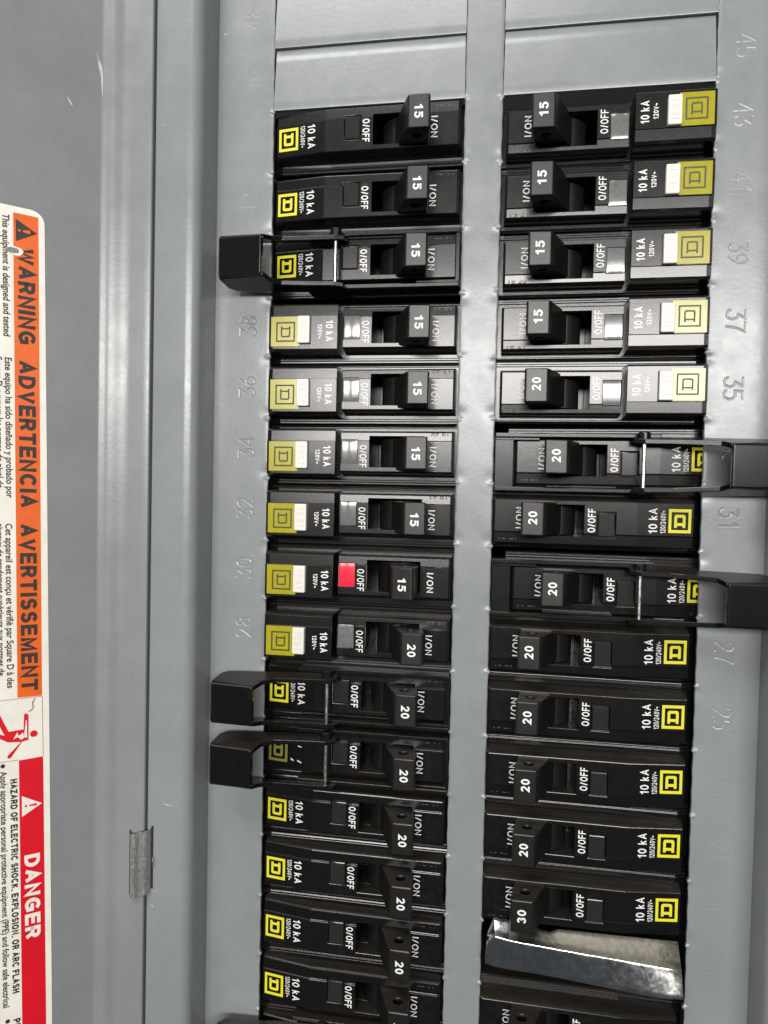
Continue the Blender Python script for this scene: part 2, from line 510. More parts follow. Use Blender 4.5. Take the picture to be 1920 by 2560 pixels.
def sheet_strip(x0, x1, edges, dx, segs, ztop=42.0, zbot=-308.0, dz=0.17):
    """edges: list of 'L'/'R' that border an opening; returns verts (n,3) in X,Z,h and quads"""
    xs = np.arange(x0, x1 + 1e-6, (x1 - x0) / round((x1 - x0) / dx))
    zs = np.arange(ztop, zbot - 1e-6, -dz)
    X, Z = np.meshgrid(xs, zs)
    X = X.copy(); h = wave(X, Z)
    for sg_, dp_ in (segs or []): h += relief(X, Z, sg_, dp_)
    for e in edges:
        xe = x0 if e == 'L' else x1; sg = -1 if e == 'L' else 1
        dist = np.abs(X - xe)
        for k in range(0, 17):
            zc = -P * k + rng.uniform(-0.5, 0.5)
            g = np.exp(-((Z - zc) / 0.55) ** 2)
            X += sg * rng.uniform(0.25, 0.65) * g * np.exp(-(dist / 0.7) ** 2)
            h += rng.uniform(0.15, 0.38) * g * np.exp(-(dist / 0.9) ** 2)
            h -= rng.uniform(0.10, 0.30) * np.exp(-((Z - zc - 1.7 * rng.choice([-1, 1])) / 1.8) ** 2) * np.exp(-(dist / 2.2) ** 2)
        h -= 0.10 * np.exp(-(dist / 0.45) ** 2)
        X += sg * 0.06 * np.sin(Z * 0.9 + xe) * np.exp(-(dist / 0.6) ** 2)
    def wall(col, sg):
        a = [(X[:, col] + sg * 0.10, Z[:, col], h[:, col] - 0.14), (X[:, col] + sg * 0.14, Z[:, col], h[:, col] - 0.45), (X[:, col] + sg * 0.12, Z[:, col], h[:, col] - 1.5),
             (X[:, col] - sg * 0.8, Z[:, col], h[:, col] - 1.6)]
        return [np.stack(q, 1) for q in a]
    cols = [np.stack([X[:, i], Z[:, i], h[:, i]], 1) for i in range(X.shape[1])]
    cols = wall(0, -1)[::-1] + cols + wall(-1, 1)
    G = np.stack(cols, 1)
    nz, nx = G.shape[:2]
    idx = np.arange(nz * nx).reshape(nz, nx)
    q = np.stack([idx[:-1, :-1], idx[1:, :-1], idx[1:, 1:], idx[:-1, 1:]], -1).reshape(-1, 4)
    return G.reshape(-1, 3), q

def build_cover():
    root = link("panel_cover", None, loc=(0, 0, -330))
    tag(root, "grey painted steel dead-front cover with stamped numbers beside both breaker columns", "panel cover")
    segL, segR = [], []
    for k in range(-2, 16):
        n_ = 44 - 2 * k
        segL.append((digit_segs(str(n_), -72.0, rowz(k) + 0.3, -1), {48: .12, 46: .12, 44: .08, 42: .3, 40: .5, 28: .8, 26: .5, 24: .4, 22: .2, 20: .2, 18: .3, 16: .2}.get(n_, 1.0)))
        n_ = 43 - 2 * k
        segR.append((digit_segs(str(n_), 72.2, rowz(k) + (0.6 if k > 4 else -0.4), 1), {47: .4, 45: .5, 43: .6, 25: .75, 23: .35, 21: .4, 19: .4, 17: .4}.get(n_, 1.0)))
    V = []; Q = []; n = 0
    for a in (sheet_strip(-83.0, XL, ['R'], 0.17, segL), sheet_strip(-S / 2, S / 2, ['L', 'R'], 0.42, None), sheet_strip(XR, 82.0, ['L'], 0.17, segR)):
        V.append(a[0]); Q.append(a[1] + n); n += len(a[0])
    V = np.concatenate(V); Q = np.concatenate(Q)
    me = bpy.data.meshes.new("cover_sheet")
    co = np.stack([V[:, 0], -V[:, 2], V[:, 1] + 330], 1) * MM
    me.vertices.add(len(co)); me.vertices.foreach_set("co", co.ravel())
    me.loops.add(Q.size); me.loops.foreach_set("vertex_index", Q.ravel().astype(np.int32))
    me.polygons.add(len(Q)); me.polygons.foreach_set("loop_start", np.arange(0, Q.size, 4, dtype=np.int32))
    me.update(calc_edges=True); me.validate()
    me.polygons.foreach_set("use_smooth", [True] * len(me.polygons))
    link("cover_sheet", me, 'paint', root)
    # twist-out filler plates, hinged at their lower edge, the top pushed in
    for side in (0, 1):
        for k in (-1, -2, -3):
            x0, x1 = (XL, -S / 2) if side == 0 else (S / 2, XR)
            zb = -P * (k + 1)
            g = 0.22
            N = 24; vs = []; fs = []
            rows = [(0.06, 0.0), (0.10, 0.04), (0.30, 0.10), (3.0, 0.0), (9.0, -0.22), (15.0, -0.46), (18.6, -0.62), (18.9, -0.95), (18.9, -2.4)]
            rows = [(0.10, -1.3), (0.02, -0.25)] + rows[1:]
            for (dz, hh) in rows:
                for i in range(N + 1):
                    t = i / N
                    gl = g + (0.75 if side == 0 else 0.3) * max(0, -hh)
                    gr = g + (0.3 if side == 0 else 0.75) * max(0, -hh)
                    x = x0 + gl + t * (x1 - x0 - gl - gr)
                    tw = (0.25 if side == 0 else -0.25) * (t - 0.5) * (dz / 19.0)
                    vs.append((x, zb + dz + 330, hh + tw + 0.03 * math.sin(t * 7 + k)))
            for j in range(len(rows) - 1):
                for i in range(N):
                    a = j * (N + 1) + i
                    fs.append((a, a + 1, a + N + 2, a + N + 1))
            me = MB().add(vs, fs).mesh("twistout_plate", False)
            shade(me, 50)
            link("twistout_plate", me, 'paint', root)
    return root
cover = build_cover()

# dark inside of the cabinet
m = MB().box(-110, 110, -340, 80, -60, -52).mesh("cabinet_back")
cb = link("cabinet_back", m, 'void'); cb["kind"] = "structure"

# ------------------------------------------------------------------ trim frame on both sides
def profile_sheet(name, pts, z0, z1, parent, mat, thick=1.2, org=(0, 0, 0), smooth=60, nz=2):
    b = MB(); zs = [z0 + (z1 - z0) * i / (nz - 1) for i in range(nz)]
    vs = [(x - org[0], z - org[2], h + org[1]) for z in zs for x, h in pts]
    n = len(pts); fs = []
    for j in range(nz - 1):
        for i in range(n - 1):
            fs.append((j * n + i, j * n + i + 1, (j + 1) * n + i + 1, (j + 1) * n + i))
    me = b.add(vs, fs).mesh(name, False)
    shade(me, smooth)
    return link(name, me, mat, parent)

def arc(cx, cy, r, a0, a1, n=8):
    return [(cx + r * math.cos(math.radians(a0 + (a1 - a0) * i / n)), cy + r * math.sin(math.radians(a0 + (a1 - a0) * i / n))) for i in range(n + 1)]

tl = link("trim_frame", None, loc=(-90, 0, -330))
tag(tl, "grey steel trim strip with rounded bend between the door gap and the numbered cover", "trim strip")
pts = [(-97.7, 5.0), (-97.7, 11.9)] + arc(-96.9, 11.9, 0.8, 180, 100, 5) + [(-94.5, 12.85), (-91.0, 13.0)] + arc(-87.2, 9.2, 3.9, 92, 6, 14) + [(-83.15, 7.0), (-83.05, 0.5), (-83.0, -3.0)]
profile_sheet("trim_strip", pts, -330, 60, tl, 'paint', org=(-90, 0, -330))
tr = link("trim_frame", None, loc=(90, 0, -330))
tag(tr, "grey steel trim wall along the right edge beyond the odd numbers", "trim strip")
pts = [(82.0, -3.0), (82.05, 0.5), (82.15, 7.0)] + arc(86.2, 9.2, 3.9, 174, 88, 14) + [(92, 13.0), (130, 13.0)]
profile_sheet("trim_strip", pts, -330, 60, tr, 'paint', org=(90, 0, -330))

# ------------------------------------------------------------------ open door with hinge and warning label
DA = math.radians(42.0)
DP = (-113.0, 16.2)
door = link("cabinet_door", None, loc=(-98, 0, -330))
tag(door, "open grey cabinet door swung out at the left edge, carrying the warning label", "door")
DO = (-98, 0, -330)
pts = [(-98.25, 7.0), (-98.25, 12.7)] + arc(-98.85, 12.7, 0.6, 0, 88, 4) + [(-100.5, 13.42), (-104.5, 13.6), (-106.2, 13.72), (-107.1, 13.98), (-107.8, 14.35), (-108.6, 14.85), (-109.3, 15.25), (-109.9, 15.50),
       (-110.5, 15.62), (-111.2, 15.68), (-111.8, 15.76), (-112.3, 15.90), (-112.7, 16.08)]
for s in (0.0, 0.5, 1.2, 3, 8, 20, 60, 120, 220):
    pts.append((DP[0] - s * math.cos(DA), DP[1] + s * math.sin(DA)))
# soften and shift so the face starts where the bend ends
profile_sheet("door_panel", pts, -330, 60, door, 'doorshade', org=DO)

def hinge():
    b = MB()
    prof = [(-102.4, 12.6), (-102.3, 14.0), (-101.9, 14.9), (-101.2, 15.5), (-100.4, 15.5), (-99.8, 14.9), (-99.4, 14.2), (-99.0, 14.0), (-98.6, 14.5), (-98.1, 15.0), (-97.4, 14.9), (-96.7, 14.3), (-96.1, 13.5), (-95.9, 12.4)]
    zs = [-224.6, -226, -232, -238, -243.4, -244.4]
    vs = []
    for j, z in enumerate(zs):
        for i, (x, h) in enumerate(prof):
            zz = z
            if j == 0: zz += 1.6 * (x + 102.4) / 6.5
            if j == len(zs) - 1: zz += 2.0 * max(0, (x + 99.5) / 3.6)
            vs.append((x + 98, zz + 330, h + rng.uniform(-0.05, 0.05)))
    n = len(prof)
    fs = [(j * n + i, j * n + i + 1, (j + 1) * n + i + 1, (j + 1) * n + i) for j in range(len(zs) - 1) for i in range(n - 1)]
    me = shade(b.add(vs, fs).mesh("hinge", False), 70)
    hg = link("hinge", me, 'steel', door)
    b = MB()
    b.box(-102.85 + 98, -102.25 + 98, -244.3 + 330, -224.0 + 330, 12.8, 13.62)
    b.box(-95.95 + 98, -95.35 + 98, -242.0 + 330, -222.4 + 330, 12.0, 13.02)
    link("hinge_slot_shade", b.mesh("hinge_slot_shade"), 'void', hg)  # solid black boxes stand in for the shade in the hinge cut-outs
    b = MB()
    for i, (x, z, w, hh) in enumerate([(-95.2, -233.0, 0.55, 1.2), (-103.9, -235.6, 0.22, 0.2), (-95.1, -234.6, 0.3, 0.8)]):
        a = [(x + 98 + w * math.cos(t) * random.uniform(.7, 1.1), z + 330 + hh * math.sin(t) * random.uniform(.7, 1.1), (13.06 if x > -98 else 13.7)) for t in np.linspace(0, 6.28, 8)[:-1]]
        b.add(a, [tuple(range(7))])
    link("rust_flake", b.mesh("rust_flake", False), 'dirt', hg)
hinge()

LZ0 = -38.9
def LP(a, b, lift):
    s = 15.5 - 0.0158 * b + a
    z = LZ0 - b + 0.0158 * a
    x = DP[0] - s * math.cos(DA) + lift * math.sin(DA)
    h = DP[1] + s * math.sin(DA) + lift * math.cos(DA)
    return (x - DO[0], z - DO[2], h)

def lab_poly(name, polys, mat, lift, parent):
    b = MB()
    for pl in polys:
        pts = [(p[0], p[1]) for p in pl]
        # a runs left, b runs down: seen from the front, order so that the normal looks out
        ar = sum(pts[i][0] * pts[(i + 1) % len(pts)][1] - pts[(i + 1) % len(pts)][0] * pts[i][1] for i in range(len(pts)))
        if ar < 0: pts = pts[::-1]
        b.add([LP(a, bb, lift) for a, bb in pts], [tuple(range(len(pts)))])
    me = b.mesh(name, False)
    bm = bmesh.new(); bm.from_mesh(me)
    bmesh.ops.triangulate(bm, faces=bm.faces)
    bm.to_mesh(me); bm.free()
    return link(name, me, mat, parent)

def lab_text(name, s, a_base, cap, b0, b1, mat, lift, parent, bold=0.02, stretch=True):
    vs, fs = text_geo(s, bold)
    x0, x1 = vs[:, 0].min(), vs[:, 0].max()
    out = [LP(a_base - y * cap / CAP, b0 + (x - x0) / (x1 - x0) * (b1 - b0), lift) for x, y in vs]
    return link(name, MB().add(out, fs).mesh(name, False), mat, parent)

def build_label():
    # paper with rounded top corner
    rc = 3.6
    outl = [(0, 300), (60, 300), (60, 0), (rc, 0)] + [(rc - rc * math.sin(t), rc - rc * math.cos(t)) for t in np.linspace(0, math.pi / 2, 8)][1:]
    lab = lab_poly("warning_label", [outl], 'paper', 0.10, door)
    lab["label"] = "white multilingual warning label with orange and red bands"
    lab_poly("orange_band", [[(1.65, 1.75), (1.9, 141.0), (8.4, 140.9), (8.15, 1.75)]], 'orange', 0.14, lab)
    lab_poly("red_band", [[(1.75, 159.2), (1.55, 300), (8.0, 300), (8.2, 159.4)]], 'lred', 0.14, lab)
    # pictogram frame
    def seg(a0, b0, a1, b1, w):
        dx, dy = a1 - a0, b1 - b0; L = math.hypot(dx, dy); nx, ny = -dy / L * w / 2, dx / L * w / 2
        return [(a0 + nx, b0 + ny), (a1 + nx, b1 + ny), (a1 - nx, b1 - ny), (a0 - nx, b0 - ny)]
    lab_poly("frame_line", [seg(1.9, 141.2, 60, 141.5, 0.16), seg(1.85, 141.2, 1.75, 159.2, 0.14), seg(8.2, 159.2, 60, 159.6, 0.16)], 'brown', 0.16, lab)
    zig = [(3.81, 141.6), (4.45, 142.8), (4.26, 144.2), (4.8, 145.0), (5.57, 145.3)]
    lab_poly("spark_line", [seg(*zig[i], *zig[i + 1], 0.34) for i in range(4)], 'brown', 0.17, lab)
    head = [(4.19 + 1.02 * math.cos(t), 152.05 + 0.98 * math.sin(t)) for t in np.linspace(0, 2 * math.pi, 18)[:-1]]
    body = [[(6.73, 146.11), (6.24, 145.65), (5.58, 146.28), (5.62, 150.57), (5.65, 153.66), (7.28, 153.92), (10.39, 158.39), (11.1, 158.3), (11.2, 157.63), (7.6, 154.0),
             (11.04, 153.6), (13.11, 152.26), (14.5, 151.2), (14.5, 150.4), (11.83, 151.55), (13.6, 147.5), (14.4, 145.2), (13.3, 144.6), (10.82, 150.53), (6.89, 150.37)]]
    pic = lab_poly("shock_pictogram", [head] + body, 'lred', 0.17, lab)
    lab_poly("bolt_mark", [[(9.63, 152.99), (8.55, 151.03), (8.21, 152.16), (7.01, 151.29), (6.79, 152.4), (6.25, 147.8), (6.02, 147.8), (5.96, 153.07), (6.6, 152.75), (7.51, 153.35), (8.5, 152.4)]], 'paper', 0.20, lab)
    lab_poly("warning_triangle", [[(7.55, 3.4), (1.95, 6.5), (7.5, 9.7)]], 'ink', 0.17, lab)
    lab_poly("exclamation_mark", [[(3.9, 6.0), (3.7, 6.55), (3.9, 7.05), (5.6, 6.85), (5.7, 6.5), (5.6, 6.2)], [(6.3, 6.25), (6.3, 6.85), (6.9, 6.85), (6.9, 6.25)]], 'orange', 0.20, lab)
    lab_poly("danger_triangle", [[(7.55, 170.1), (2.2, 173.2), (7.55, 176.3)]], 'paper', 0.17, lab)
    lab_poly("exclamation_mark", [[(3.6, 172.9), (3.5, 173.25), (3.6, 173.6), (5.6, 173.45), (5.6, 173.05)], [(6.2, 172.95), (6.2, 173.55), (6.8, 173.55), (6.8, 172.95)]], 'lred', 0.20, lab)
    T = lambda s, ab, cap, b0, b1, mat='ink', bold=0.012: lab_text("lettering", s, ab, cap, b0, b1, mat, 0.19, lab, bold)
    def C(s, ab, cap, b0, b1, mat='ink', w=0.225):
        V, F = stroke_geo(s, w, 0.13)
        x1 = V[:, 0].max()
        out = [LP(ab - y * cap, b0 + x / x1 * (b1 - b0), 0.19 + 0.012 * li) for x, y, li in V]
        link("lettering", MB().add(out, F).mesh("lettering", False), mat, lab)
    C("WARNING", 7.15, 4.5, 11.2, 38.5)
    C("ADVERTENCIA", 7.25, 4.45, 43.3, 85.5)
    C("AVERTISSEMENT", 7.35, 4.4, 90.3, 139.1)
    C("DANGER", 7.05, 4.15, 188.0, 213.3, 'paper')
    T("This equipment is designed and tested", 10.9, 1.72, 2.7, 36.9, bold=0.018)
    T("Este equipo ha sido diseñado y probado por", 10.65, 1.72, 42.9, 82.8, bold=0.018)
    T("Square D y supera las normas de nivel de", 13.1, 1.72, 42.9, 80.0, bold=0.018)
    T("Cet appareil est conçu et vérifié par Square D à des", 11.0, 1.72, 90.2, 137.8, bold=0.018)
    T("niveaux de rendement supérieurs aux normes de", 13.3, 1.72, 90.2, 134.0, bold=0.018)
    C("HAZARD OF ELECTRIC SHOCK, EXPLOSION, OR ARC FLASH", 10.55, 1.85, 164.6, 228.5)
    T("Apply appropriate personal protective equipment (PPE) and follow safe electrical", 13.0, 1.6, 161.9, 232.0, bold=0.018)
    C("PELIGRO", 10.4, 1.85, 236.3, 246.5)
    bul = lambda a, b: [(a + 0.62 * math.cos(t), b + 0.62 * math.sin(t)) for t in np.linspace(0, 2 * math.pi, 12)[:-1]]
    lab_poly("bullet_dot", [bul(12.4, 160.4), bul(11.9, 236.3)], 'ink', 0.19, lab)
    # scraped-away patch: paint showing through with a torn white rim
    rim = [(7.6 + 2.05 * math.cos(t) + random.uniform(-.15, .15), 12.5 + 1.25 * math.sin(t) + random.uniform(-.12, .12)) for t in np.linspace(0, 2 * math.pi, 22)[:-1]]
    lab_poly("torn_rim", [rim], 'paper', 0.215, lab)
    patch = [(8.3 + (1.75 if math.cos(t) > 0 else 1.6) * math.copysign(abs(math.cos(t)) ** .7, math.cos(t)), 12.45 + 0.78 * math.sin(t)) for t in np.linspace(0, 2 * math.pi, 22)[:-1]]
    lab_poly("scraped_patch", [patch], 'doorshade', 0.24, lab)
build_label()

# paint chips and scratches
def door_pt(s, z, lift):
    return (DP[0] - s * math.cos(DA) + lift * math.sin(DA) - DO[0], z - DO[2], DP[1] + s * math.sin(DA) + lift * math.cos(DA))
def chip(parent, fn, path, w, name="paint_chip", mat='chip'):
    """thin ragged fleck along a path of (x, z)"""
    b = MB(); n = len(path); L = []; R = []
    for i, (x, z) in enumerate(path):
        a = path[max(0, i - 1)]; c = path[min(n - 1, i + 1)]
        dx, dz = c[0] - a[0], c[1] - a[1]; l = math.hypot(dx, dz) + 1e-9
        ww = w * (0.25 if i in (0, n - 1) else random.uniform(0.6, 1.3)) / 2
        L.append(fn(x - dz / l * ww, z + dx / l * ww)); R.append(fn(x + dz / l * ww, z - dx / l * ww))
    fs = [(i, i + 1, n + i + 1, n + i) for i in range(n - 1)]
    me = b.add(L + R, fs).mesh(name, False)
    bm = bmesh.new(); bm.from_mesh(me)
    bm.normal_update()
    for f in bm.faces:
        if f.normal.y > 0: f.normal_flip()
    bm.to_mesh(me); bm.free()
    return link(name, me, mat, parent)
dfn = lambda s, z: door_pt(s, z, 0.05)
cfn = lambda x, z: (x, z + 330, float(wave(np.array(x), np.array(z))) + 0.06)
tfn = lambda x, z: (x + 90, z + 330, 13.06)

# ------------------------------------------------------------------ circuit breakers
def fA(u): return 1.0 if u >= 17 else 1.0 - (17 - u) * 0.15
def f1(u): return 1.0
HB = 4.2
def fB(u): return HB

def nose_sec(u, f, top=7.9, bot=-5.3, line=4.35):
    return [(u, bot - 1.5, -4.6), (u, bot - 0.45, f - 0.9), (u, bot, f), (u, line, f), (u, line + 0.1, f - 0.35), (u, top - 0.3, f - 0.5), (u, top + 0.15, f - 1.1), (u, top + 0.6, -4.6)]

def body_shell(u0=-1.0, u1=60.4):
    b = MB()
    sec = lambda u, d: [(u, a, (c - d if c > -20 else c)) for a, c in ((-9.4, -30), (-9.4, -5.0), (-9.1, -4.6), (-8.5, -4.6), (-8.4, -4.35), (-7.8, -4.35), (-7.7, -4.6), (8.3, -4.6), (8.4, -4.4), (8.75, -4.4), (8.85, -4.9), (9.4, -5.1), (9.4, -30))]
    b.loft([sec(u0, 0.6), sec(u0 + 3, 0.0), sec(u1, 0.0)])
    return b.mesh("body")

SLOT = (31.9, 48.4, -4.0, 5.2)
def cut_box(u0, u1, v0, v1, h0, h1): return MB().box(u0, u1, v0, v1, h0, h1).mesh("cut")

def case_A():
    n = MB()
    n.loft([nose_sec(0.9, fA(0.9)), nose_sec(17, 1.0), nose_sec(57.6, 1.0), [(58.5, v, h if h < 0.2 else h - 0.35) for _, v, h in nose_sec(58.5, 1.0)]])
    nm = finish(n.mesh("nose"), [cut_box(*SLOT, -12, 9), cut_box(22.9, 28.1, -2.2, 5.25, 0.25, 9)], bev=0.22)
    bm_ = finish(body_shell(), [cut_box(SLOT[0] - .01, SLOT[1] + .01, SLOT[2] - .01, SLOT[3] + .01, -16, 9)], bev=0.2)
    return join_meshes("case_standard", [nm, bm_])

def case_B():
    n = MB()
    n.loft([nose_sec(23.3, 1.0, 7.0, -5.2, 4.1), nose_sec(57.4, 1.0, 7.0, -5.2, 4.1), [(58.1, v, h if h < 0.2 else h - 0.3) for _, v, h in nose_sec(58.1, 1.0, 7.0, -5.2, 4.1)]])
    nm = finish(n.mesh("nose"), [cut_box(SLOT[0] + .4, SLOT[1] + .4, SLOT[2], 5.6, -12, 9), cut_box(23.5, 28.6, -2.8, 4.5, 0.2, 9)], bev=0.2)
    k = MB()
    def bs(u, H): return [(u, -7.4, -4.6), (u, -6.9, H - 1.0), (u, -6.2, H), (u, 3.75, H), (u, 3.85, H - 0.4), (u, 6.9, H - 0.5), (u, 7.5, H - 1.2), (u, 7.9, -4.6)]
    k.loft([bs(0.7, HB - 0.25), bs(2.0, HB), bs(22.3, HB)])
    km = finish(k.mesh("block"), [cut_box(9.95, 14.05, -4.85, 3.7, 2.6, 9)], bev=0.22)
    bm_ = finish(body_shell(), [cut_box(SLOT[0] + .39, SLOT[1] + .41, SLOT[2] - .01, 5.61, -16, 9)], bev=0.2)
    return join_meshes("case_test", [nm, km, bm_])

def handle_mesh():
    b = MB()
    poly = [(36.0, -6), (39.6, 0.6), (43.2, 9.6), (44.0, 11.0), (50.0, 11.0), (50.3, 10.2), (48.0, -6)]
    secs = []
    for v, sh in ((-4.75, 0.0), (4.75, 0.0)):
        secs.append([(u, v, h) for u, h in poly])
    b.loft(secs)
    # waist: taper toward the tip is slight
    cy = MB().cyl_v(46.0, 5.9, 1.5, -9, 9, 18).mesh("cut")
    me = finish(b.mesh("handle"), [cy], bev=0.35, seg=3)
    dr = MB()
    n = 26
    ring = []
    for i in range(n + 1):
        a = math.radians(20 + 140 * i / n)
        r = 7.2 + (0.9 if 0.42 < i / n < 0.56 else 0.0)
        ring.append((40.6 + r * math.cos(a), -8.6 + r * math.sin(a)))
    ring += [(33.6, -12), (47.6, -12)]
    dr.prism_v(ring, -3.85, 5.0)
    return join_meshes("handle", [me, finish(dr.mesh("drum"), bev=0.15)])

def lens_mesh(u0, u1, v0, v1, h):
    b = MB(); n = 14; prof = []
    for i in range(n + 1):
        t = i / n
        prof.append((u0 + t * (u1 - u0), h + 0.30 * math.sin(math.pi * t) + 0.16 * math.cos(t * 2 * math.pi * 2.0)))
    prof += [(u1, h - 1.0), (u0, h - 1.0)]
    b.prism_v(prof, v0, v1)
    me = b.mesh("indicator_window")
    return shade(me, 30)

def plate(u0, u1, v0, v1, h0, h1, bev=0.12):
    return finish(MB().box(u0, u1, v0, v1, h0, h1).mesh("plate"), bev=bev)

MESH = {}
MESH['caseA'] = case_A(); MESH['caseB'] = case_B()
MESH['handle'] = handle_mesh()
MESH['lensA'] = finish(MB().box(23.15, 27.85, -2.0, 4.95, -0.2, 1.12).mesh('lens'), bev=0.3, seg=2)
def dome_lens(u0, u1, v0, v1, h):
    nu, nv = 12, 12; vs = []; fs = []
    vc = (v0 + v1) / 2
    for j in range(nv + 1):
        for i in range(nu + 1):
            u = u0 + (u1 - u0) * i / nu; v = v0 + (v1 - v0) * j / nv
            edge = 0.0 if 0 < i < nu and 0 < j < nv else -0.06
            vs.append((u, v, h - (v - vc) ** 2 / 110.0 + 0.035 * math.cos(2 * math.pi * 1.5 * i / nu) + edge))
    for j in range(nv):
        for i in range(nu):
            a = j * (nu + 1) + i
            fs.append((a, a + 1, a + nu + 2, a + nu + 1))
    return shade(MB().add(vs, fs).mesh("indicator_window", False), 50)
MESH['lensB'] = dome_lens(23.6, 28.5, -2.75, 4.4, 1.0)
MESH['lensBr'] = dome_lens(23.6, 28.5, -2.75, 4.4, 1.0)
MESH['yellow'] = plate(1.4, 10.7, -5.55, 3.6, HB - 0.5, HB + 0.16, 0.1)
MESH['button'] = plate(10.1, 13.9, -4.7, 3.55, 2.2, HB + 1.35, 0.35)
fbut = lambda u: HB + 1.35
MESH['TEST'] = stroke_on("TEST", 10.9, 13.1, 2.6, -3.8, fbut, 0.18)
MESH['logoA'] = logo_mesh(1.7, 8.1, 3.3, -3.6, fA, 0.125)
MESH['logoW'] = MESH['logoA'].copy()
MESH['logoB'] = logo_mesh(3.1, 9.1, 1.95, -4.1, lambda u: HB + 0.16, 0.075)
MESH['A120'] = stroke_on("120/240V~", 8.9, 10.4, 3.5, -3.1, fA, 0.15)
MESH['A10'] = stroke_on("10 kA", 11.25, 13.75, 3.6, -3.7, fA, 0.155)
def scraps(polys):
    return MB().add([(u, v, fA(u) + 0.05) for pl in polys for u, v in pl], [tuple(range(4 * i, 4 * i + 4)) for i in range(len(polys))]).mesh('print_scraps', False)
MESH['W120'] = scraps([[(9.0, 3.4), (9.0, 3.1), (10.3, 3.2), (10.3, 3.45)], [(9.2, 2.7), (9.2, 2.4), (9.9, 2.3), (9.9, 2.6)], [(9.3, -2.0), (9.3, -2.6), (10.3, -2.9), (10.3, -2.6)]])
MESH['W10'] = scraps([[(11.3, 3.3), (11.3, 3.0), (12.3, 3.0), (12.3, 3.3)], [(11.6, 2.2), (11.6, 1.9), (12.9, 1.7), (12.9, 2.0)], [(11.5, -2.4), (11.5, -2.8), (12.9, -3.3), (12.9, -2.9)]])
MESH['B120'] = stroke_on("120V~", 16.2, 17.6, 1.2, -3.2, fB, 0.17)
MESH['B10'] = stroke_on("10 kA", 18.65, 21.0, 2.3, -4.0, fB, 0.17)
MESH['Aoff'] = stroke_on("O/OFF", 28.65, 30.85, 3.8, -3.1, f1, 0.17)
MESH['Aon'] = stroke_on("I/ON", 49.5, 51.5, 3.3, -3.0, f1, 0.145)
MESH['Boff'] = stroke_on("O/OFF", 29.3, 31.5, 2.8, -4.0, f1, 0.15)
MESH['Bon'] = stroke_on("I/ON", 50.9, 52.9, 2.4, -3.6, f1, 0.15)
fc = lambda u: 0.55
def code_mesh(s):
    # moulded date code on the ledge beside the ON end, reading along the breaker
    vs, fs = text_geo(s, 0.012)
    x0, x1 = vs[:, 0].min(), vs[:, 0].max()
    out = []
    for x, y in vs:
        t = (x - x0) / (x1 - x0)
        out.append((56.4 - t * 5.2, 6.6 - y / CAP * 1.5, 0.56))
    # turned end for end: keep the winding outward
    return MB().add(out, fs).mesh("date_code", False)
MESH['code0'] = code_mesh("16 21"); MESH['code1'] = code_mesh("19 21"); MESH['code2'] = code_mesh("16 20")
fh = lambda u: 11.0
for a in ("15", "20", "30"):
    MESH['amp' + a] = stroke_on(a, 45.75, 48.25, 1.75, -2.15, fh, 0.19)
GROUP = "circuit breakers in the two columns"

def breaker(side, k, kind, amp, label, dz=0.0, du=0.0, tripped=False, worn=False, code=0, sink=0.0):
    if side == 'L':
        root = link("circuit_breaker", None, loc=(XL + du, 0, rowz(k) + dz))
    else:
        root = link("circuit_breaker", None, loc=(XR - du, 0, rowz(k) + dz), roty=math.pi)
    root.rotation_euler[1] += math.radians(random.uniform(-0.25, 0.25))
    root.rotation_euler[0] = math.radians(random.uniform(-0.45, 0.45))
    root.location.y = (random.uniform(-0.2, 0.2) + sink) * MM
    tag(root, label, "circuit breaker", GROUP)
    def part(name, mesh, mat, parent=root): return link(name, MESH[mesh], mat, parent)
    part("case", 'case' + kind, 'black')
    h = part("handle", 'handle', 'handle')
    if tripped:
        c = Vector((40.6 * MM, 8.6 * MM, 0))
        ang = math.radians(-9.0)
        R_ = Matrix.Rotation(-ang, 4, 'Z')
        mt = Matrix.Translation(c) @ Matrix.Rotation(ang, 4, 'Z') @ Matrix.Translation(-c)
        h.matrix_local = mt
    ap = part("rating_number", 'amp' + amp, 'print', h)
    if kind == 'B':
        h.location.x += 0.9 * MM
        w = part("indicator_window", 'lensBr' if tripped else 'lensB', 'red' if tripped else 'lens')
        y = part("logo_plate", 'yellow', 'yellow'); part("logo", 'logoB', 'mark', y)
        t = part("test_button", 'button', 'white'); part("button_lettering", 'TEST', 'wtext', t)
        part("capacity_lettering", 'B10', 'print'); part("voltage_lettering", 'B120', 'print')
        part("off_lettering", 'Boff', 'print'); part("on_lettering", 'Bon', 'print')
    else:
        part("indicator_window", 'lensA', 'lens2')
        part("logo", 'logoW' if worn else 'logoA', 'yworn' if worn else 'yprint')
        if not worn:
            part("capacity_lettering", 'A10', 'print')
            part("voltage_lettering", 'A120', 'print')
        else:
            part("voltage_lettering", 'W120', 'print'); part("capacity_lettering", 'W10', 'print')
        part("off_lettering", 'Aoff', 'print'); part("on_lettering", 'Aon', 'print')
    part("date_code", 'code%d' % code, 'code')
    return root

